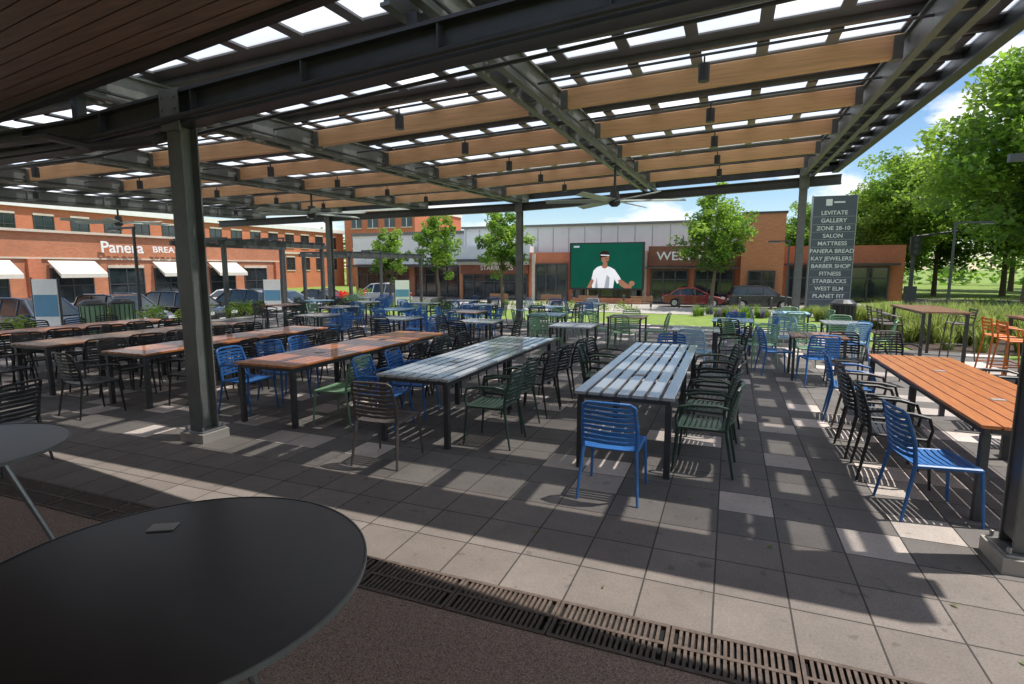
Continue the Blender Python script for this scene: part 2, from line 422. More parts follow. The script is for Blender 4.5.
sl(mb,X1,X1+.05,Y0-.05,Y1+.1,-.05,.32,'steel'); sl(mb,X1-.12,X1,Y0-.05,Y1+.1,-.05,-.02,'steel')
sl(mb,X0,X1,Y1,Y1+.06,-.02,.32,'steel'); sl(mb,X0,X1,Y0-.05,Y0,.16,.32,'steel')
sl(mb,X0-.05,X0,Y0-.05,Y1+.1,-.05,.32,'steel')
mb.obj('fascia',pav)
mb=MB()
for (yy,dz,r) in ((4.08,.04,.03),(4.4,-.03,.018)):
    mb.tube([(-12,yy,zn(-12)+dz),(-7,yy,zn(-7)+dz),(2.6,yy,zn(2.6)+dz)],r,8,'steel')
mb.tube([(-12,3.95,3.35),(-7.0,3.95,3.32),(-6.4,4.0,3.18),(-5.6,4.1,3.2),(-5.5,4.24,3.3)],.05,8,'steel')
for yy in (7.0,9.1,11.2,13.3,15.4):
    mb.tube([(-18,yy,zr(-18,yy)-.02),(-7,yy,zr(-7,yy)-.02),(2,yy,zr(2,yy)-.02)],.016,6,'steel')
mb.obj('conduits',pav)
mb=MB()
for yy in (9.1,11.2,13.3,15.4,7.0):
    for xx in (-17,-13,-9,-4.5,-.4):
        z=zr(xx,yy)-.04
        mb.tube([(xx,yy,z),(xx,yy,z-.08)],.012,6,'black'); mb.tube([(xx,yy,z-.08),(xx,yy,z-.27)],.065,12,'black')
mb.obj('downlights',pav)
def column(x,y,top,name='steel_column'):
    mb=MB()
    w=.1
    mb.box(x-w,x+w,y-w,y-w+.018,.14,top,'steel2'); mb.box(x-w,x+w,y+w-.018,y+w,.14,top,'steel2')
    mb.box(x-.01,x+.01,y-w+.018,y+w-.018,.14,top,'steel2')
    mb.box(x-w+.012,x-.06,y-w+.019,y+w-.019,.2,top-.3,'steel')
    mb.box(x-.15,x+.15,y-.15,y+.15,.12,.14,'galv')
    mb.box(x-.17,x+.17,y-.17,y+.17,.0,.12,'concrete')
    for sx in (-1,1):
        for sy in (-1,1): mb.cyl((x+sx*.125,y+sy*.125,.14),(x+sx*.125,y+sy*.125,.18),.014,None,6,'galv')
    mb.box(x-.13,x+.13,y-.135,y-.115,top-.06,top+.34,'steel2')
    for k in range(3):
        for sx in (-1,1): mb.cyl((x+sx*.09,y-.15,top+.04+.11*k),(x+sx*.09,y-.135,top+.04+.11*k),.014,None,6,'steel2')
    mb.obj(name,pav,bevel=.004)
column(-5.35,4.24,zn(-5.35)); column(1.82,4.24,zn(1.82)); column(-13.0,4.24,zn(-13))
for cx in (-15.05,-6.88,1.82): column(cx,18.1,zr(cx,18.1)-.48)

def fan(x,y):
    e=empty('ceiling_fan',(x,y,0))
    zt=zr(x,y)-.2; zb=3.42
    mb=MB()
    mb.tube([(0,0,zt),(0,0,zb+.1)],.03,8,'steel'); mb.tube([(0,0,zb+.2),(0,0,zb-.08)],[.1,.13],14,'steel')
    mb.tube([(0,0,zb-.08),(0,0,zb-.13)],[.13,.07],14,'steel')
    mb.obj('motor',e)
    mb=MB()
    for k in range(6):
        T=Matrix.Rotation(math.radians(60*k+14),4,'Z')@Matrix.Translation((.12,0,zb))@Matrix.Rotation(math.radians(18),4,'X')
        mb.box(0,1.45,-.09,.09,-.008,.008,'fanblade',T)
    mb.obj('blades',e)
fan(-2.55,12.8); fan(-11.05,12.6); fan(-19.2,12.6)

# ------------------------------------------------------------------ near building soffit
rb=empty('restaurant_building')
mb=MB()
ze=lambda x:3.87+.044*(x+2.6)
ye=lambda x:3.5-.1*(x+2.6)
for k in range(44):
    a,b=k*.145+.12,k*.145+.252
    xs=(-13,5)
    P=[(xs[0],ye(xs[0])-b),(xs[1],ye(xs[1])-b),(xs[1],ye(xs[1])-a),(xs[0],ye(xs[0])-a)]
    mb.hexa([(x,y,ze(x)) for x,y in P]+[(x,y,ze(x)+.02) for x,y in P],'soffit')
mb.obj('soffit_planks',rb)
mb=MB()
P=[(-13,ye(-13)-6.6),(5,ye(5)-6.6),(5,ye(5)-.001),(-13,ye(-13)-.001)]
mb.hexa([(x,y,ze(x)+.03) for x,y in P]+[(x,y,ze(x)+.2) for x,y in P],'steel')
P=[(-13,ye(-13)-.1),(5,ye(5)-.1),(5,ye(5)),(-13,ye(-13))]
mb.hexa([(x,y,ze(x)-.04) for x,y in P]+[(x,y,ze(x)+.029) for x,y in P],'steel')
mb.obj('overhang_fascia',rb)
mb=MB()
mb.box(-13,5,-3.4,-3.2,0,3.4,'brick')  # unseen wall behind the camera, added for bounce light
for i in range(7): mb.box(-12+i*2.4,-10+i*2.4,-3.198,-3.18,.3,2.7,'glass')
mb.obj('unseen_bounce_wall',rb)
mb=MB()
for (x,y) in ((-6.6,2.9),(-4,1.2),(-8,.5),(-1,1.5)): mb.cyl((x,y,ze(x)-.012),(x,y,ze(x)-.001),.07,None,16,'black')
mb.obj('recessed_lights',rb)

# ------------------------------------------------------------------ chairs
def chair_mesh(mat,arms):
    mb=MB()
    for s in (-1,1):
        mb.tube([(s*.245,.25,0),(s*.225,.215,.43)],[.011,.016],6,mat)
        mb.tube([(s*.245,-.28,0),(s*.215,-.205,.43),(s*.22,-.225,.6),(s*.205,-.285,.80),(s*.17,-.30,.825)],[.011,.017,.016,.014,.012],6,mat)
        mb.tube([(s*.215,-.205,.425),(s*.225,.215,.425)],.015,6,mat)
        if arms:
            mb.tube([(s*.22,-.225,.63),(s*.262,-.13,.655),(s*.272,.08,.65),(s*.262,.2,.625),(s*.235,.235,.52),(s*.225,.218,.42)],[.012,.015,.017,.015,.013,.013],6,mat)
    mb.tube([(-.17,-.30,.825),(-.09,-.325,.832),(.09,-.325,.832),(.17,-.30,.825)],.013,6,mat)
    mb.tube([(-.225,.215,.425),(.225,.215,.425)],.015,6,mat)
    for k in range(8):
        z=.785-k*.041; f=(z-.43)/.4; yb=-.215-.07*f
        w=.21
        mb.ribbon([(-w,yb,z),(-.13,yb-.028,z+.004),(0,yb-.042,z),(.13,yb-.028,z-.004),(w,yb,z)],.026,.008,mat)
    for k in range(9):
        y=-.185+k*.047; dip=.012*math.sin(math.pi*k/8)
        mb.ribbon([(-.215,y,.432),(-.1,y,.424-dip),(.1,y,.424-dip),(.215,y,.432)],.008,.034,mat,wd=(0,0,1))
    return mb.mesh('chair_mesh')
CH={}
def chair(col,x,y,rot,arms=True,jit=1):
    k=(col,arms)
    if k not in CH: CH[k]=chair_mesh(col,arms)
    n='patio_armchair' if arms else 'patio_chair'
    o=place(n,CH[k],(x+random.uniform(-.05,.05)*jit,y+random.uniform(-.05,.05)*jit,.021),rot+random.uniform(-9,9)*jit)
    return o

# ------------------------------------------------------------------ tables
def long_table(x0,x1,y0,y1,mat,name='slatted_dining_table'):
    e=empty(name,((x0+x1)/2,(y0+y1)/2,.021))
    w=(x1-x0)/2; l=(y1-y0)/2
    mb=MB(); n=7; g=.03 if mat=='wood_gr' else .014; sw=(2*w-(n-1)*g)/n
    for i in range(n):
        a=-w+i*(sw+g); mb.box(a,a+sw,-l,l,.722,.75,mat)
    mb.obj('top_slats',e,bevel=.004)
    mb=MB()
    for s in (-1,1):
        mb.box(s*(w-.05)-.02,s*(w-.05)+.02,-l+.03,l-.03,.67,.72,'steel')
        for yy in (-l+.06,0,l-.06):
            mb.box(s*(w-.05)-.028,s*(w-.05)+.028,yy-.028,yy+.028,0.0,.6695,'steel')
    for yy in (-l+.05,-l/3,l/3,l-.05): mb.box(-w+.072,w-.072,yy-.02,yy+.02,.68,.7195,'steel')
    mb.obj('frame_and_legs',e,bevel=.003)
    mb=MB()
    for yy in (-l*.45,l*.35): mb.box(-.05,.05,yy-.035,yy+.035,.7505,.756,'plate')
    mb.obj('placards',e)
LT=[(-1.3,-.4,'wood_gr'),(-3.5,-2.62,'wood_gr'),(-5.55,-4.65,'wood_or'),(-8.0,-7.15,'wood_or'),(-10.1,-9.25,'wood_br'),(-12.3,-11.4,'wood_or'),(1.75,2.65,'wood_or')]
for a,b,m in LT: long_table(a,b,4.85,8.45,m)
L,R=-90,90
Ys=[5.35,6.0,6.65,7.3,7.95]
chair('blue',-.84,4.48,0,False,.2)
for y,c in zip(Ys,('dgreen','dgreen','black','black','dgreen')): chair(c,-.12,y,R)
for y,c in zip(Ys[3:],('dgreen','black')): chair(c,-1.58,y,L)
chair('blue',-.8,8.75,180,False)
chair('greychair',-3.08,4.44,4,False,.3)
for y,c in zip(Ys,('dgreen','dgreen','black','black','black')): chair(c,-2.34,y,R)
for y,c in zip(Ys,('blue','blue','black','dgreen','black')): chair(c,-3.75,y,L)
for y,c in zip(Ys,('green','black','black','black','black')): chair(c,-4.38,y,R,c!='green')
for y,c in zip(Ys,('blue','blue','blue','black','black')): chair(c,-5.85,y,L)
for (a,b,m) in LT[3:6]:
    for y in Ys: chair('black',b+.26,y,R); chair('black',a-.28,y,L)
chair('black',-7.6,4.5,0,True); chair('black',-9.7,4.5,3,True)
chair('blue',1.5,4.95,L+6,False,.3)
for y,c in zip((5.75,6.4,7.05,7.75),('black','black','greychair','blue')): chair(c,1.45,y,L)
for y,c in zip(Ys,('black','black','blue','blue','black')): chair(c,2.95,y,R,c!='blue')
chair('black',-6.3,2.9,100)

def sq_table(x,y,mat,w=.42):
    e=empty('square_cafe_table',(x,y,.021),rr.uniform(-4,4))
    mb=MB(); n=7; g=.012; sw=(2*w-(n-1)*g)/n
    for i in range(n):
        a=-w+i*(sw+g); mb.box(a,a+sw,-w,w,.722,.748,mat)
    for s in (-1,1):
        mb.box(s*(w-.04)-.015,s*(w-.04)+.015,-w+.02,w-.02,.69,.7205,'steel')
        for t in (-1,1): mb.box(s*(w-.05)-.02,s*(w-.05)+.02,t*(w-.05)-.02,t*(w-.05)+.02,0,.6895,'steel')
    mb.obj('top_and_legs',e)
cols=['green','green','blue','lblue','black','green','blue','blue']
rr=random.Random(3)
for j,yy in enumerate((10.7,13.1,15.6,17.6)):
    for i in range(8):
        xx=-13.6+i*2.15+(j%2)*.7+rr.uniform(-.15,.15)
        if j==3 and (i%2 or xx>-4): continue
        if j==2 and i in (5,6): continue
        if j==0 and i<2: continue
        sq_table(xx,yy+rr.uniform(-.2,.2),rr.choice(['wood_gr','lblue','wood_br','wood_gr']))
        c1=rr.choice(cols); c2=rr.choice(cols)
        if xx<-5: c1=rr.choice(['black','black','blue','green']); c2=rr.choice(['black','blue','blue','dgreen'])
        for (dx,dy,ro,c) in ((0,-.62,0,c1),(0,.62,180,c2),(-.62,0,L,c1),(.62,0,R,c2)):
            if rr.random()<.85: chair(c,xx+dx,yy+dy,ro+rr.uniform(-15,15),c in('black','dgreen'))
chair('black',1.75,10.1,170); chair('black',2.5,10.4,190)
for k in range(4):
    chair(['green','green','lblue','blue'][k],[.55,.2,1.0,2.2][k],[11.5,12.2,13.0,12.3][k],[20,-60,170,120][k],False)
for k in range(5):
    chair(rr.choice(['green','blue','green','lblue']),-9+k*1.15,18.2+rr.uniform(-.4,.3),rr.uniform(0,360),False)

def round_table(x,y,r,spread):
    e=empty('round_bistro_table',(x,y,.02))
    mb=MB(); mb.tube([(0,0,.728),(0,0,.733),(0,0,.745),(0,0,.75)],[r-.012,r-.002,r-.002,r-.006],96,'blacktop')
    o=mb.obj('tabletop',e)
    mb=MB()
    # thin steel rim just proud of the top's edge
    n=96
    vs=[];fs=[]
    for k in range(n):
        t=2*math.pi*k/n
        for (rr_,zz) in ((r-.001,.732),(r+.003,.732),(r+.003,.7515),(r-.004,.7525)): vs.append((rr_*math.cos(t),rr_*math.sin(t),zz))
    for k in range(n):
        j=(k+1)%n
        for q in range(3): fs.append((k*4+q,j*4+q,j*4+q+1,k*4+q+1))
    mb.add(vs,fs,'steel2'); mb.obj('rim',e)
    mb=MB()
    mb.tube([(0,0,.727),(0,0,.7)],[r*.5,r*.5],24,'steel')
    for k in range(4):
        t=math.radians(45+90*k+12); c,s=math.cos(t),math.sin(t)
        mb.tube([(c*r*.35*min(1,spread*1.6),s*r*.35*min(1,spread*1.6),.7),(c*r*spread,s*r*spread,0)],[.02,.016],8,'galv')
    mb.obj('legs',e)
    mb=MB(); T=Matrix.Rotation(math.radians(30),4,'Z')
    mb.box(-.055,.055,-.035,.035,.7508,.757,'plate',Matrix.Translation((-.38,.26,0))@T); mb.obj('placard',e,bevel=.003)
round_table(-1.88,1.29,.71,.42); round_table(-4.5,1.78,.6,.75)

def bar_table(x,y,lx,ly,mat):
    e=empty('bar_height_table',(x,y,gz(x,y)+.021))
    mb=MB(); n=6; sw=(2*lx-(n-1)*.012)/n
    for i in range(n): mb.box(-lx+i*(sw+.012),-lx+i*(sw+.012)+sw,-ly,ly,1.03,1.06,mat)
    for s in (-1,1):
        for t in (-1,1): mb.box(s*(lx-.06)-.025,s*(lx-.06)+.025,t*(ly-.08)-.025,t*(ly-.08)+.025,0,1.0,'steel')
        mb.box(s*(lx-.06)-.02,s*(lx-.06)+.02,-ly+.03,ly-.03,1.0,1.029,'steel')
    mb.obj('top_and_legs',e)
def stool(x,y,rot,mat):
    mb=MB()
    for s in (-1,1):
        mb.tube([(s*.24,.22,0),(s*.18,.17,.74)],[.013,.016],6,mat)
        mb.tube([(s*.24,-.24,0),(s*.18,-.17,.74),(s*.185,-.22,1.05)],[.013,.016,.014],6,mat)
        mb.tube([(s*.217,.20,.28),(s*.217,-.21,.28)],.01,6,mat); mb.tube([(s*.18,-.17,.74),(s*.18,.17,.74)],.016,6,mat)
        mb.tube([(s*.18,-.2,.95),(s*.23,-.05,.93),(s*.22,.12,.9),(s*.19,.17,.74)],.013,6,mat)
    mb.tube([(-.22,.2,.3),(.22,.2,.3)],.01,6,mat)
    for k in range(4): mb.ribbon([(-.185,-.2,.86+k*.055),(0,-.235,.86+k*.055),(.185,-.2,.86+k*.055)],.03,.008,mat)
    for k in range(8): mb.box(-.18,.18,-.165+k*.043,-.165+k*.043+.034,.738,.748,mat)
    mb.obj('bar_stool',None,(x,y,gz(x,y)+.021),rot)
bar_table(4.95,10.6,.4,1.6,'wood_br'); bar_table(3.8,13.6,.4,1.1,'wood_br'); bar_table(7.2,13.5,.4,1.5,'wood_br')
for (x,y,r,c) in ((4.3,11.6,L,'orange'),(4.25,10.9,L,'orange'),(4.3,10.1,L,'greychair'),(5.6,11.3,R,'orange'),(5.6,10.3,R,'greychair'),
                  (3.1,14.2,L,'greychair'),(3.1,13.3,L,'greychair'),(4.45,13.9,R,'greychair'),(6.6,14,L,'orange'),(6.6,13.1,L,'orange'),(7.9,13.5,R,'greychair')):
    stool(x,y,r,c)

# ------------------------------------------------------------------ foliage
def leafquads(mb,c,rad,n,size,rng_,mats,squash=1):
    for _ in range(n):
        while True:
            p=Vector((rng_.uniform(-1,1),rng_.uniform(-1,1),rng_.uniform(-1,1)))
            if p.length<1: break
        p=Vector(c)+Vector((p.x*rad,p.y*rad,p.z*rad*squash))
        a=Vector((rng_.gauss(0,1),rng_.gauss(0,1),rng_.gauss(0,.6))).normalized()
        b=a.cross(Vector((rng_.gauss(0,1),rng_.gauss(0,1),rng_.gauss(0,1)))).normalized()
        s=size*rng_.uniform(.7,1.3)
        mb.add([p-a*s,p+b*s*.5,p+a*s,p-b*s*.5],[(0,1,2,3)],mats)
def tree_mesh(seed,h,cr,th,leaf,nc,nl):
    r=random.Random(seed); mb=MB()
    lean=(r.uniform(-.15,.15),r.uniform(-.15,.15))
    tr0=.028*h*.55
    mb.tube([(0,0,-.3),(lean[0]*.3,lean[1]*.3,th*.6),(lean[0],lean[1],th),(lean[0]*1.2,lean[1]*1.4,h*.62),(lean[0],lean[1],h*.9)],[tr0*1.25,tr0,tr0*.85,tr0*.45,tr0*.1],8,'bark')
    ch=h-th; cz=th+ch*.5
    cl=[]
    for i in range(nc):
        while True:
            p=Vector((r.uniform(-1,1),r.uniform(-1,1),r.uniform(-1,1)))
            if .25<p.length<1 : break
        f=1-.35*max(0,p.z)-.1*max(0,-p.z)
        k=r.uniform(.75,1.15)
        cl.append(Vector((p.x*cr*f*k,p.y*cr*f*k,cz+p.z*ch*.5*k)))
    for i in range(12):
        c=r.choice(cl); z0=th*.9+r.random()*ch*.4; mid=Vector((c.x*.45,c.y*.45,(z0+c.z)*.5+.1))
        mb.tube([(lean[0],lean[1],z0),mid,c],[tr0*.42,tr0*.25,tr0*.06],5,'bark')
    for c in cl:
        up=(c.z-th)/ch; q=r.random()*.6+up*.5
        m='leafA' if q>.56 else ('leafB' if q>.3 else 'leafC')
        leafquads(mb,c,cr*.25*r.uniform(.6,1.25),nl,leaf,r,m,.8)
    return mb.mesh('tree_mesh')
TM=[tree_mesh(1,6.8,1.7,2.2,.11,75,85),tree_mesh(2,7.5,2.3,2.4,.12,95,90),tree_mesh(5,12,4.6,2.8,.16,200,120),tree_mesh(9,11,4.0,2.6,.16,180,110)]
def tree(k,x,y,s=1,rz=0):
    o=place('deciduous_tree',TM[k],(x,y,gz(x,y)),rz); o.scale=(s,s,s); return o
tree(0,-15.4,37,1.12); tree(0,-20.4,36.6,1.08,120); tree(0,-24.1,35.6,.9,200); tree(1,-1.2,42,1.12)
tree(2,15.2,38.5,1.22); tree(3,12.6,54,1.05,40); tree(3,13.5,67,1.0,140); tree(2,22,60,1.1,80); tree(2,21,47,1.15,200); tree(3,9.5,80,1.0,10)
tree(2,32,66,1.1,10); tree(3,20,33.5,1.3,90); tree(2,24,28.5,1.3,260); tree(3,4,78,.8,60); tree(3,36,54,1.1,180)
tree(3,16.5,58,1.1,300); tree(2,27,72,1.2,33); tree(3,27,53,1.1,75); tree(2,18,76,1.1,190); tree(3,42,64,1.2,20); tree(2,38,80,1.2,200); tree(3,30,42,1.1,99)
mb=MB(); r=random.Random(12)
for i in range(520):
    t=r.random(); x=-140+t*330; y=108+r.uniform(-8,10)-max(0,x)*.25
    hh=r.uniform(-.5,8)+2*math.sin(x*.13)
    m=r.choice(['leafA','leafB','leafB','leafC'])
    leafquads(mb,(x,y,max(0,hh)),2.6,46,.5,r,m,.8)
mb.obj('distant_trees',fixn=False)
def grass_tuft(mb,x,y,h,n,r,mat='ograss',z=None):
    z=gz(x,y)+.02 if z is None else z
    for _ in range(n):
        a=r.uniform(0,6.28); l=r.uniform(.15,.55)*h; hh=h*r.uniform(.6,1)
        p=Vector((x+r.uniform(-.1,.1),y+r.uniform(-.1,.1),z)); d=Vector((math.cos(a),math.sin(a),0)); w=d.cross(Vector((0,0,1)))*.012
        m1=p+d*l*.35+Vector((0,0,hh*.65)); m2=p+d*l+Vector((0,0,hh))
        mb.add([p-w,p+w,m1+w,m1-w],[(0,1,2,3)],mat); mb.add([m1-w,m1+w,m2],[(0,1,2)],mat)
r=random.Random(4)
mb=MB()
for i in range(230):
    x=r.uniform(4.2,8.8); y=r.uniform(15.2,32.5); grass_tuft(mb,x,y,r.uniform(.55,1.0),70,r)
mb.obj('ornamental_grass_bed',fixn=False)
mb=MB()
for i in range(110):
    x=r.uniform(-2,7); y=r.uniform(35.5,38); grass_tuft(mb,x,y,r.uniform(.5,.85),50,r,r.choice(['ograss','lav','ograss','leafB','leafB']))
mb.obj('flower_bed',fixn=False)
mb=MB()
for i in range(90):
    x=r.uniform(9,24); y=r.uniform(24,38); leafquads(mb,(x,y,gz(x,y)+.4),.7,60,.08,r,r.choice(['leafA','leafB','ograss']),.7)
mb.obj('shrub_bed',fixn=False)
def hedge(x0,x1,y0,y1,h,mat,name='hedge',leaf=.05,dens=500):
    mb=MB(); rr2=random.Random(int(abs(x0*31+y0*7)))
    n=int((x1-x0)*(y1-y0)*dens/100)+6
    for i in range(n):
        x=rr2.uniform(x0,x1); y=rr2.uniform(y0,y1)
        leafquads(mb,(x,y,gz(x,y)+rr2.uniform(.15,h)),.3,55,leaf,rr2,rr2.choice([mat,mat,'leafB']),.8)
    return mb.obj(name,fixn=False)
hedge(-18.6,-17.6,6,17.5,.55,'hedge'); hedge(-16,-6,38,39,.5,'hedge'); hedge(-16.5,-9,19.2,20,.45,'leafB')
hedge(-24,-17,32,33.2,.6,'hedge')
mb=MB()
for i in range(16): leafquads(mb,(-19.4+r.uniform(-.8,.8),25+r.uniform(-.6,.6),gz(-19.4,25)+.75+r.uniform(-.1,.3)),.25,50,.05,r,r.choice(['red','leafB']),.8)
mb.tube([(-19.4,25,gz(-19.4,25)),(-19.4,25,gz(-19.4,25)+.7)],[.55,.8],16,'steel'); mb.obj('flower_planter',fixn=False)
mb=MB()
for i in range(90):
    x=r.uniform(-4,3.6); y=r.uniform(2.0,6.5); a=r.uniform(0,6.28); s=r.uniform(.012,.028)
    c,d=math.cos(a)*s,math.sin(a)*s
    mb.add([(x-c,y-d,.028),(x+d*.5,y-c*.5,.034),(x+c,y+d,.029),(x-d*.5,y+c*.5,.032)],[(0,1,2,3)],r.choice(['leafA','bark','ograss']))
mb.obj('fallen_leaves',fixn=False)

# ------------------------------------------------------------------ buildings
def storefront(mb,x0,x1,y,z0,z1,n,mat='steel'):
    mb.box(x0,x1,y-.03,y+.02,z0,z1,'glass')
    for i in range(n+1):
        x=x0+(x1-x0)*i/n; mb.box(x-.06,x+.06,y-.1,y-.031,z0,z1,mat)
    for z in (z0+.15,z1-.06,(z0+(z1-z0)*.72)): mb.box(x0,x1,y-.085,y-.0315,z-.05,z+.05,mat)
G=-1.12
b1=empty('retail_building')
mb=MB()
mb.box(-17.2,.7,47.8,62,G,3.3,'brick2')
mb.box(-24.7,3.6,49.5,64,3.31,5.85,'metalgrey')
mb.box(-24.9,3.4,49.3,49.49,5.7,5.9,'steel2')
for i in range(19): mb.box(-24.5+i*1.5,-24.47+i*1.5,49.47,49.499,3.32,5.6,'steel2')
mb.box(-24.7,-17.21,47.9,60,2.2,3.9,'metalgrey'); mb.box(-24.7,-17.21,48.4,60,G,2.19,'woodpanel')
mb.box(.71,3.7,46.6,58,G,6.0,'woodpanel'); mb.box(.6,3.8,46.5,58.1,6.0,6.15,'steel')
mb.box(3.71,12,49,60,G,3.6,'brick2')
mb.obj('walls',b1)
mb=MB()
storefront(mb,-24.2,-17.6,48.33,G,1.3,6); storefront(mb,-16.5,-13.6,47.7,G,2.3,3); storefront(mb,-6.2,-3.3,47.7,G,1.75,3); storefront(mb,-2.7,.2,47.7,G,1.75,3)
storefront(mb,1.3,3.1,46.5,G,1.7,2); storefront(mb,4.3,11,48.9,G,2.0,5); storefront(mb,-13,-7,47.7,G,2.3,5)
mb.box(-24.9,-17.1,46.6,47.89,2.5,2.72,'steel'); mb.box(-6.6,.69,46.7,47.6,1.85,2.0,'steel'); mb.box(3.9,11.5,47.8,48.95,2.1,2.25,'steel')
mb.box(-6.5,.5,47.6,47.79,2.05,3.7,'signdark2'); mb.box(-24.4,-17.4,48.1,48.39,1.35,2.45,'signdark2')
for i in range(3): mb.box(-16.9+i*5,-16.6+i*5,47.6,47.79,G,3.2,'stone')
mb.obj('storefronts_and_canopies',b1)
text('WEST ELM',.98,(-3.2,47.55,2.85),(90,0,0),'signwhite',b1,'store_lettering',sx=1.15)
text('STARBUCKS',.62,(-20.6,48.05,1.9),(90,0,0),'signwhite',b1,'store_lettering')

b2=empty('white_retail_building')
mb=MB()
mb.box(-40,-24.75,52,64,2.3,5.6,'white'); mb.box(-40,-24.75,52.3,64,G,2.29,'brick')
mb.box(-40.1,-24.76,51.85,51.99,5.45,5.75,'steel2')
mb.obj('walls',b2)
mb=MB(); storefront(mb,-39.5,-33,52.2,G,2.1,5); storefront(mb,-32,-25.5,52.2,G,2.1,5); mb.box(-39.8,-25,50.4,52,2.0,2.2,'steel')
mb.obj('storefronts',b2)

def windows_x(mb,X,ys,zs,w,h,trim='stone'):
    for y in ys:
        for z in zs:
            mb.box(X-.02,X+.01,y-w/2,y+w/2,z,z+h,'glass')
            mb.box(X+.011,X+.05,y-.03,y+.03,z,z+h,'steel'); mb.box(X+.011,X+.045,y-w/2,y-.031,z+h*.5-.03,z+h*.5+.03,'steel'); mb.box(X+.011,X+.045,y+.031,y+w/2,z+h*.5-.03,z+h*.5+.03,'steel')
            mb.box(X,X+.1,y-w/2-.08,y+w/2+.08,z-.14,z-.001,trim); mb.box(X,X+.1,y-w/2-.08,y+w/2+.08,z+h+.001,z+h+.2,trim)
            mb.box(X,X+.07,y-w/2-.08,y-w/2,z,z+h,'steel'); mb.box(X,X+.07,y+w/2,y+w/2+.08,z,z+h,'steel')
b3=empty('brick_bakery_building')
mb=MB()
mb.box(-52,-39,4,40,G,4.05,'brick'); mb.box(-52,-38.8,3.9,40.1,4.05,4.2,'stone'); mb.box(-38.999,-38.9,4,40,2.45,2.55,'stone'); mb.box(-38.999,-38.92,4,40,G,-.45,'stone')
for y in (4.3,12.3,20.3,31.3,39.5): mb.box(-38.999,-38.75,y-.35,y+.35,-.449,2.449,'brick2')
mb.obj('walls',b3)
mb=MB(); windows_x(mb,-39,[6.6,9.8,14.6,17.8,22.4,25.8,29.0,33.6,37],[-.3],2.3,2.2); mb.obj('windows',b3)
mb=MB()
for y in (9.8,17.8,22.4,29.0,33.6):
    a,b=y-1.35,y+1.35
    mb.add([(-38.9,a,2.35),(-38.9,b,2.35),(-37.7,b,1.55),(-37.7,a,1.55),(-37.7,a,1.3),(-37.7,b,1.3)],[(0,1,2,3),(3,2,5,4),(0,3,4),(1,5,2)],'canvas')
mb.obj('awnings',b3,fixn=False)
text('Panera',1.05,(-38.7,25.5,3.25),(90,0,90),'signwhite',b3,'store_lettering'); text('BREAD',.6,(-38.7,28.7,3.2),(90,0,90),'signwhite',b3,'store_lettering',sx=1.2)
b4=empty('brick_apartment_building')
mb=MB(); mb.box(-84,-62,22,78,G,7.6,'brick2'); mb.box(-84,-61.7,21.8,78.2,7.6,8.2,'white'); mb.box(-61.999,-61.85,22,78,4.0,4.3,'stone'); mb.obj('walls',b4)
mb=MB(); windows_x(mb,-62,[24+3.2*i for i in range(17)],[1.6,5.0],1.6,1.9); mb.obj('windows',b4)
b5=empty('brick_office_building')
mb=MB(); mb.box(-60,-46.5,76,92,G,11,'brick2'); mb.box(-60.2,-46.3,75.8,92.2,11,11.6,'white'); mb.box(-46.4,-42,78,92,G,8.0,'brick')
for i in range(4):
    for z in (5.2,8.4):
        x=-58.5+i*3.2; mb.box(x,x+1.9,75.93,75.99,z,z+1.7,'glass'); mb.box(x-.1,x+2,75.85,75.99,z-.2,z-.01,'stone'); mb.box(x+.9,x+1,75.88,75.929,z,z+1.7,'signwhite')
mb.obj('walls',b5)

# ------------------------------------------------------------------ LED screen
e=empty('outdoor_led_screen',(-9.8,46.2,.12))
mb=MB(); mb.box(-3.15,3.15,0,.35,-.05,3.9,'black')
mb.box(-2.6,-2.2,.05,.3,G-.12,-.051,'steel'); mb.box(2.2,2.6,.05,.3,G-.12,-.051,'steel'); mb.box(-3.0,3.0,-.1,.45,G-.12,G+.35,'brick'); mb.obj('cabinet',e)
mb=MB(); mb.add([(-3,-.004,.1),(3,-.004,.1),(3,-.004,3.8),(-3,-.004,3.8)],[(0,1,2,3)],'scrgreen')
def P2(pts,d,mat): mb.add([(x,-.004-.004*d,z) for x,z in pts],[tuple(range(len(pts)))],mat)
def ell(cx,cz,rx,rz,d,mat,n=16,t0=0): P2([(cx+rx*math.cos(2*math.pi*k/n+t0),cz+rz*math.sin(2*math.pi*k/n+t0)) for k in range(n)],d,mat)
P2([(-1.15,.1),(-1.2,.9),(-1.05,1.55),(-.75,1.85),(-.45,1.95),(.0,1.95),(.4,1.85),(.75,1.65),(1.15,1.1),(1.35,.75),(1.0,.45),(.75,.85),(.65,.1)],1,'scrwhite')
P2([(-.1,.1),(.1,1.2),(.35,1.0),(.3,.1)],2,'scrshade'); P2([(-.9,.1),(-.75,1.0),(-.65,.1)],2,'scrshade')
P2([(1.05,.75),(1.3,.85),(1.9,.42),(2.2,.3),(2.2,.1),(1.6,.1),(1.2,.35)],2,'scrskin')
ell(2.2,.5,.24,.22,3,'scrskin'); P2([(-1.2,.9),(-1.0,.7),(-1.25,.1),(-1.6,.1)],2,'scrskin')
P2([(-.35,1.85),(-.2,2.25),(.1,2.25),(.15,1.85),(-.1,1.72)],2,'scrskin')
ell(-.08,2.62,.34,.46,3,'scrskin'); ell(-.12,2.95,.4,.26,4,'scrhair'); ell(-.4,2.72,.12,.28,4,'scrhair')
P2([(-.45,2.82),(.28,2.78),(.27,2.86),(-.44,2.9)],5,'scrwhite')
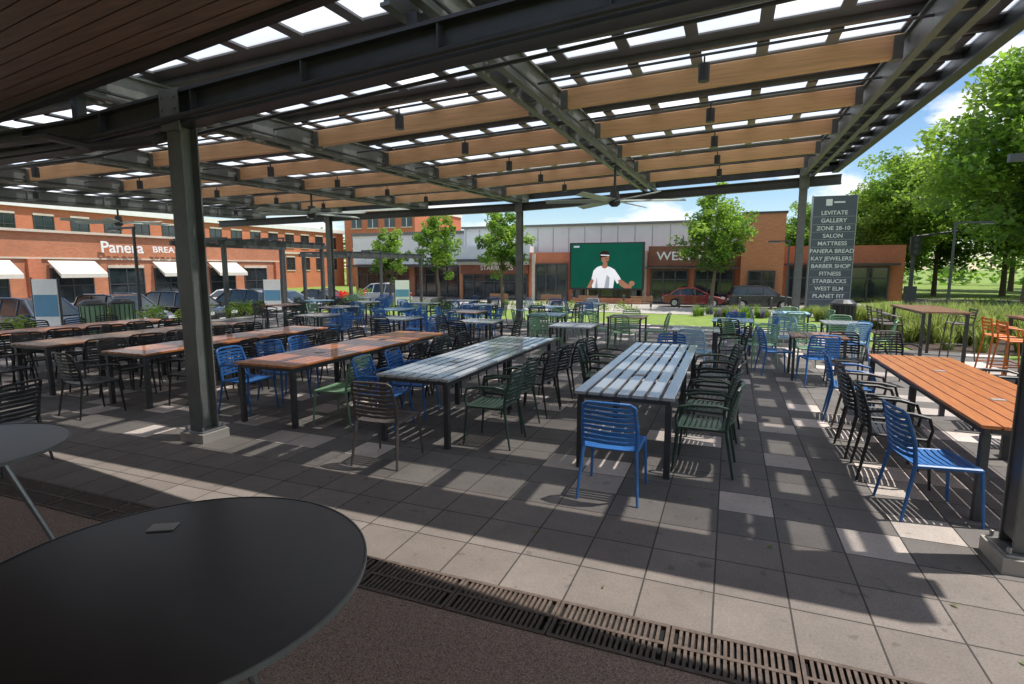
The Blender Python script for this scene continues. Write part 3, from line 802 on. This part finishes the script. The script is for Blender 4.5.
ell(-.02,2.6,.045,.03,5,'scrhair'); ell(.16,2.59,.04,.03,5,'scrhair'); P2([(.05,2.58),(.13,2.44),(.04,2.44)],5,'scrhair'); P2([(-.02,2.34),(.18,2.35),(.14,2.3),(.02,2.29)],5,'scrhair')
ell(-.36,2.58,.05,.1,5,'scrskin')
P2([(-2.8,3.5),(-2.3,3.5),(-2.3,3.65),(-2.8,3.65)],1,'scrblue')
mb.obj('display',e,fixn=False)

# ------------------------------------------------------------------ pylon sign
px,py=5.8,40; z0=gz(px,py)
e=empty('tenant_directory_sign',(px,py,z0),4)
mb=MB(); mb.box(-1.25,1.25,-.25,.25,0,.35,'steel'); mb.box(-1.2,1.2,-.2,.2,.35,7.3,'signdark'); mb.box(-1.24,-1.2,-.22,.22,.35,7.35,'galv'); mb.box(1.2,1.24,-.22,.22,.35,7.35,'galv')
for i in range(12): mb.box(-1.15,1.15,-.215,-.201,.85+i*.47,.875+i*.47,'galv')
mb.box(-.5,-.15,-.23,-.201,6.7,7.1,'signwhite'); mb.box(-.05,.55,-.23,-.201,6.85,6.95,'signwhite')
mb.obj('sign_body',e)
names=['LEVITATE','GALLERY','ZONE 28-10','SALON','MATTRESS','PANERA BREAD','KAY JEWELERS','BARBER SHOP','FITNESS','STARBUCKS','WEST ELM','PLANET FIT']
for i,t in enumerate(names): text(t,.35,(0,-.22,6.25-i*.47),(90,0,0),'signwhite',e,'tenant_lettering',.01)

# ------------------------------------------------------------------ cars
def car(x,y,rot,paint,suv=True,s=1.0):
    e=empty('parked_car',(x,y,gz(x,y)+.015),rot); e.scale=(s,s,s)
    H=1.68 if suv else 1.45; belt=1.0 if suv else .9
    if suv: top=[(-2.1,1.02),(-1.95,H-.12),(-1.6,H-.02),(-.3,H),(.35,H-.06),(1.15,1.04)]
    else: top=[(-1.75,.95),(-1.1,H-.06),(-.5,H),(.1,H-.03),(1.15,.93)]
    body=[(-2.28,.4),(-2.3,.72),(-2.22,.98 if suv else .88),(-2.0,1.03 if suv else .95),(1.1,1.02 if suv else .93),(1.75,.93 if suv else .83),(2.12,.8 if suv else .7),(2.26,.62),(2.24,.38),(1.85,.28),(1.8,.3),(1.72,.58),(1.4,.7),(1.08,.58),(1.0,.26),(-1.0,.26),(-1.08,.58),(-1.4,.7),(-1.72,.58),(-1.8,.3),(-2.1,.3)]
    mb=MB(); n=len(body); vs=[]
    for (yy,sc_) in ((-.92,.965),(-.86,1),(.86,1),(.92,.965)):
        for (a,b) in body: vs.append((a*sc_,yy,.6+(b-.6)*(.93 if sc_<1 else 1)))
    fs=[]
    for k in range(3):
        for i in range(n): j=(i+1)%n; fs.append((k*n+i,k*n+j,(k+1)*n+j,(k+1)*n+i))
    fs.append(tuple(range(n))); fs.append(tuple(range(4*n-1,3*n-1,-1)))
    mb.add(vs,fs,paint); mb.obj('body',e,bevel=.03)
    mb=MB(); m=len(top)
    def yw(z): return .84-(z-belt)*.33
    vs=[(a,-yw(b),b) for a,b in top]+[(a,yw(b),b) for a,b in top]
    for i in range(m-1):
        roof = (top[i][1]>H-.15 and top[i+1][1]>H-.15)
        mb.add([vs[i],vs[i+1],vs[m+i+1],vs[m+i]],[(0,1,2,3)],paint if roof else 'glass')
    mb.add(vs[:m],[tuple(range(m))],'glass'); mb.add(vs[m:],[tuple(range(m-1,-1,-1))],'glass')
    for s in (-1,1):
        for (xa,xb) in ((-1.0,-1.03),(.1,.02)) :
            mb.tube([(xa,s*(yw(belt)+.008),belt),(xb,s*(yw(H-.07)+.008),H-.07)],.035,4,paint)
        for a,b in ((top[0],top[1]),(top[-1],top[-2])):
            mb.tube([(a[0],s*yw(a[1]),a[1]),(b[0],s*yw(b[1]),b[1])],.045,5,paint)
        mb.tube([(p[0],s*yw(p[1]),p[1]) for p in top[1:-1]],.04,5,paint)
        mb.box(.95,1.12,s*1.0-.1,s*1.0+.08,belt,belt+.15,paint)
    mb.obj('cabin',e)
    mb=MB()
    for xx in (-1.4,1.4):
        for s in (-1,1):
            mb.cyl((xx,s*.7,.34),(xx,s*.93,.34),.34,None,20,'tire'); mb.cyl((xx,s*.931,.34),(xx,s*.94,.34),.21,.19,12,'rim')
    mb.obj('wheels',e)
    mb=MB()
    for s in (-1,1):
        mb.box(2.08,2.225,s*.66-.18,s*.66+.18,.66,.79,'lens'); mb.box(-2.31,-2.2,s*.72-.12,s*.72+.12,.72,.95,'tail')
    mb.box(2.2,2.275,-.42,.42,.5,.72,'black'); mb.box(2.24,2.29,-.26,.26,.4,.49,'signwhite'); mb.box(2.2,2.27,-.7,.7,.3,.38,'black'); mb.box(-2.33,-2.28,-.26,.26,.6,.72,'signwhite')
    mb.obj('lights_and_trim',e)
for (y,p,s,r) in ((13.6,'p_blue',True,0),(16.9,'p_black',True,0),(20.2,'p_black',True,0),(23.6,'p_grey',True,180),(27.0,'p_silver',False,0),(30.6,'p_black',False,0),(10.4,'p_grey',True,0),(37,'p_white',True,180)):
    car(-26.0,y,r+random.uniform(-2,2),p,s,1.06)
car(-33.5,30,92,'p_white',False)
car(-2.6,44.8,6,'p_red',False); car(2.2,44.6,4,'p_grey',True)

# ------------------------------------------------------------------ street furniture
def pergola(x,y,w,d,h,rz=0):
    mb=MB()
    for s in (-1,1):
        for t in (-1,1): mb.box(s*w/2-.07,s*w/2+.07,t*d/2-.07,t*d/2+.07,0,h,'steel')
        mb.box(-w/2-.3,w/2+.3,s*d/2-.06,s*d/2+.06,h,h+.18,'steel')
    for i in range(9): mb.box(-w/2+i*w/8-.03,-w/2+i*w/8+.03,-d/2-.2,d/2+.2,h+.181,h+.28,'steel')
    mb.obj('garden_pergola',None,(x,y,gz(x,y)),rz)
pergola(-19.8,27,7,3,3.1,90); pergola(-19.5,18.6,5.5,2.5,3.0,90)
def lamp(x,y,h=4.6,arm=1.2,rz=0):
    mb=MB(); mb.box(-.14,.14,-.14,.14,0,.25,'concrete'); mb.tube([(0,0,.25),(0,0,h)],[.07,.055],8,'steel')
    mb.box(-.06,arm,-.05,.05,h,h+.08,'steel'); mb.box(arm-.6,arm,-.12,.12,h-.04,h-.001,'steel'); mb.box(arm-.55,arm-.05,-.09,.09,h-.055,h-.041,'lens')
    mb.obj('street_lamp',None,(x,y,gz(x,y)),rz)
lamp(-21.3,14.5,3.9,1.4,180); lamp(-21.2,22,3.9,1.4,180); lamp(-21,30,3.9,1.4,180); lamp(10,33,4.6,1.5,0); lamp(3.3,38.5,4.6,1.2,180)
mb=MB(); mb.box(-.09,.09,-.09,.09,0,4.1,'steel'); mb.box(-1.6,.5,-.07,.07,4.1,4.26,'steel'); mb.box(-.2,.2,-.2,.2,0,.12,'concrete')
mb.obj('light_post_with_arm',None,(6.9,14.9,gz(6.9,14.9)))
e=empty('traffic_signal',(11,43.2,gz(11,43.2)))
mb=MB(); mb.tube([(0,0,0),(0,0,4.6)],[.14,.1],10,'steel'); mb.box(-.28,.28,-.32,-.12,3.3,4.5,'black')
for k in range(3): mb.cyl((0,-.42,3.52+k*.38),(0,-.321,3.52+k*.38),.15,.15,12,'steel')
mb.tube([(0,0,4.5),(5,0,5.2)],[.08,.05],8,'steel'); mb.box(-.3,.3,-.25,.25,0,1.3,'steel'); mb.obj('signal',e)
def banner(x,y,rz,h=2.2):
    e=empty('information_banner',(x,y,gz(x,y)),rz)
    mb=MB(); mb.box(-.38,.38,-.04,.04,.25,h,'signwhite'); mb.box(-.36,.36,-.052,-.041,.7,h-.5,'bluesign'); mb.tube([(-.41,0,0),(-.41,0,h+.05)],.03,6,'steel'); mb.tube([(.41,0,0),(.41,0,h+.05)],.03,6,'steel'); mb.box(-.55,.55,-.2,.2,0,.06,'steel')
    mb.obj('panel',e)
banner(-20.4,10.9,25,1.9); banner(-20.3,20.2,30,1.7); banner(-16.8,26,30,1.6)
def bin_(x,y,mat):
    mb=MB(); mb.tube([(0,0,0),(0,0,.05),(0,0,.85)],[.26,.28,.3],16,mat); mb.tube([(0,0,.85),(0,0,.9),(0,0,1.0)],[.32,.32,.2],16,'steel'); 
    for k in range(16):
        t=2*math.pi*k/16; mb.tube([(.29*math.cos(t),.29*math.sin(t),.06),(.315*math.cos(t),.315*math.sin(t),.84)],.012,4,'steel')
    mb.obj('litter_bin',None,(x,y,gz(x,y)+.02))
bin_(-16.5,9.9,'green'); bin_(-16.5,10.7,'green'); bin_(3.0,17.8,'black')
for i in range(9):
    mb=MB(); mb.tube([(0,0,0),(0,0,.85),(0,0,.9)],[.08,.08,.03],10,'steel'); x=-14+i*2.1; mb.obj('bollard',None,(x,43.2,gz(x,43.2)))
for (x,y,rz) in ((-13,41,10),(-10,40.5,-10),(-6,41,5),(-17.5,41,0)):
    mb=MB()
    for k in range(4): mb.box(-.8,.8,-.25+k*.13,-.14+k*.13,.43,.46,'wood_br')
    for k in range(3): mb.box(-.8,.8,.27,.3,.55+k*.13,.65+k*.13,'wood_br')
    for s in (-1,1): mb.box(s*.7-.03,s*.7+.03,-.25,.26,0,.429,'steel'); mb.box(s*.7-.03,s*.7+.03,.301,.33,.4,.9,'steel')
    mb.obj('park_bench',None,(x,y,gz(x,y)+.02),rz)

# ------------------------------------------------------------------ world, sun, camera
S=Vector((.386,.13,1)).normalized()
el=math.asin(S.z); az=math.atan2(S.x,S.y)
w=bpy.data.worlds.new('World'); sc.world=w; w.use_nodes=True; nt=w.node_tree; nt.nodes.clear()
out=nt.nodes.new('ShaderNodeOutputWorld'); bg=nt.nodes.new('ShaderNodeBackground'); bg.inputs[1].default_value=.15
sky=nt.nodes.new('ShaderNodeTexSky'); sky.sky_type='NISHITA'; sky.sun_disc=False; sky.sun_elevation=el; sky.sun_rotation=az; sky.air_density=1.0; sky.dust_density=.2; sky.ozone_density=2.0
hsv=nt.nodes.new('ShaderNodeHueSaturation'); hsv.inputs['Saturation'].default_value=1.12; hsv.inputs['Value'].default_value=1.0
tc=nt.nodes.new('ShaderNodeTexCoord'); mp=nt.nodes.new('ShaderNodeMapping'); mp.inputs['Scale'].default_value=(1,1,2.4); mp.inputs['Location'].default_value=(.3,.1,0)
nz=nt.nodes.new('ShaderNodeTexNoise'); nz.inputs['Scale'].default_value=5.0; nz.inputs['Detail'].default_value=10; nz.inputs['Roughness'].default_value=.56
rp=nt.nodes.new('ShaderNodeValToRGB'); rp.color_ramp.elements[0].position=.47; rp.color_ramp.elements[1].position=.57
mx=nt.nodes.new('ShaderNodeMixRGB'); mx.inputs[2].default_value=(8.0,8.1,8.3,1)
Lk=nt.links.new
Lk(sky.outputs[0],hsv.inputs['Color'])
Lk(tc.outputs['Generated'],mp.inputs[0]); Lk(mp.outputs[0],nz.inputs[0]); Lk(nz.outputs[0],rp.inputs[0]); Lk(rp.outputs[0],mx.inputs[0]); Lk(hsv.outputs[0],mx.inputs[1]); Lk(mx.outputs[0],bg.inputs[0]); Lk(bg.outputs[0],out.inputs[0])
sd=bpy.data.lights.new('sun','SUN'); sd.energy=5.0; sd.angle=math.radians(.5); sd.color=(1,.955,.88)
so=bpy.data.objects.new('sun',sd); COL.objects.link(so); so.rotation_euler=S.to_track_quat('Z','Y').to_euler(); so.location=(5,5,30)
cd=bpy.data.cameras.new('camera'); cd.sensor_width=36; cd.lens=19.27; cd.clip_end=3000; cd.clip_start=.05
co=bpy.data.objects.new('camera',cd); COL.objects.link(co); co.location=(0,0,1.9); co.rotation_euler=(math.radians(90-7.69),0,math.radians(21.6))
sc.camera=co
sc.view_settings.view_transform='Standard'; sc.view_settings.look='None'; sc.view_settings.exposure=0
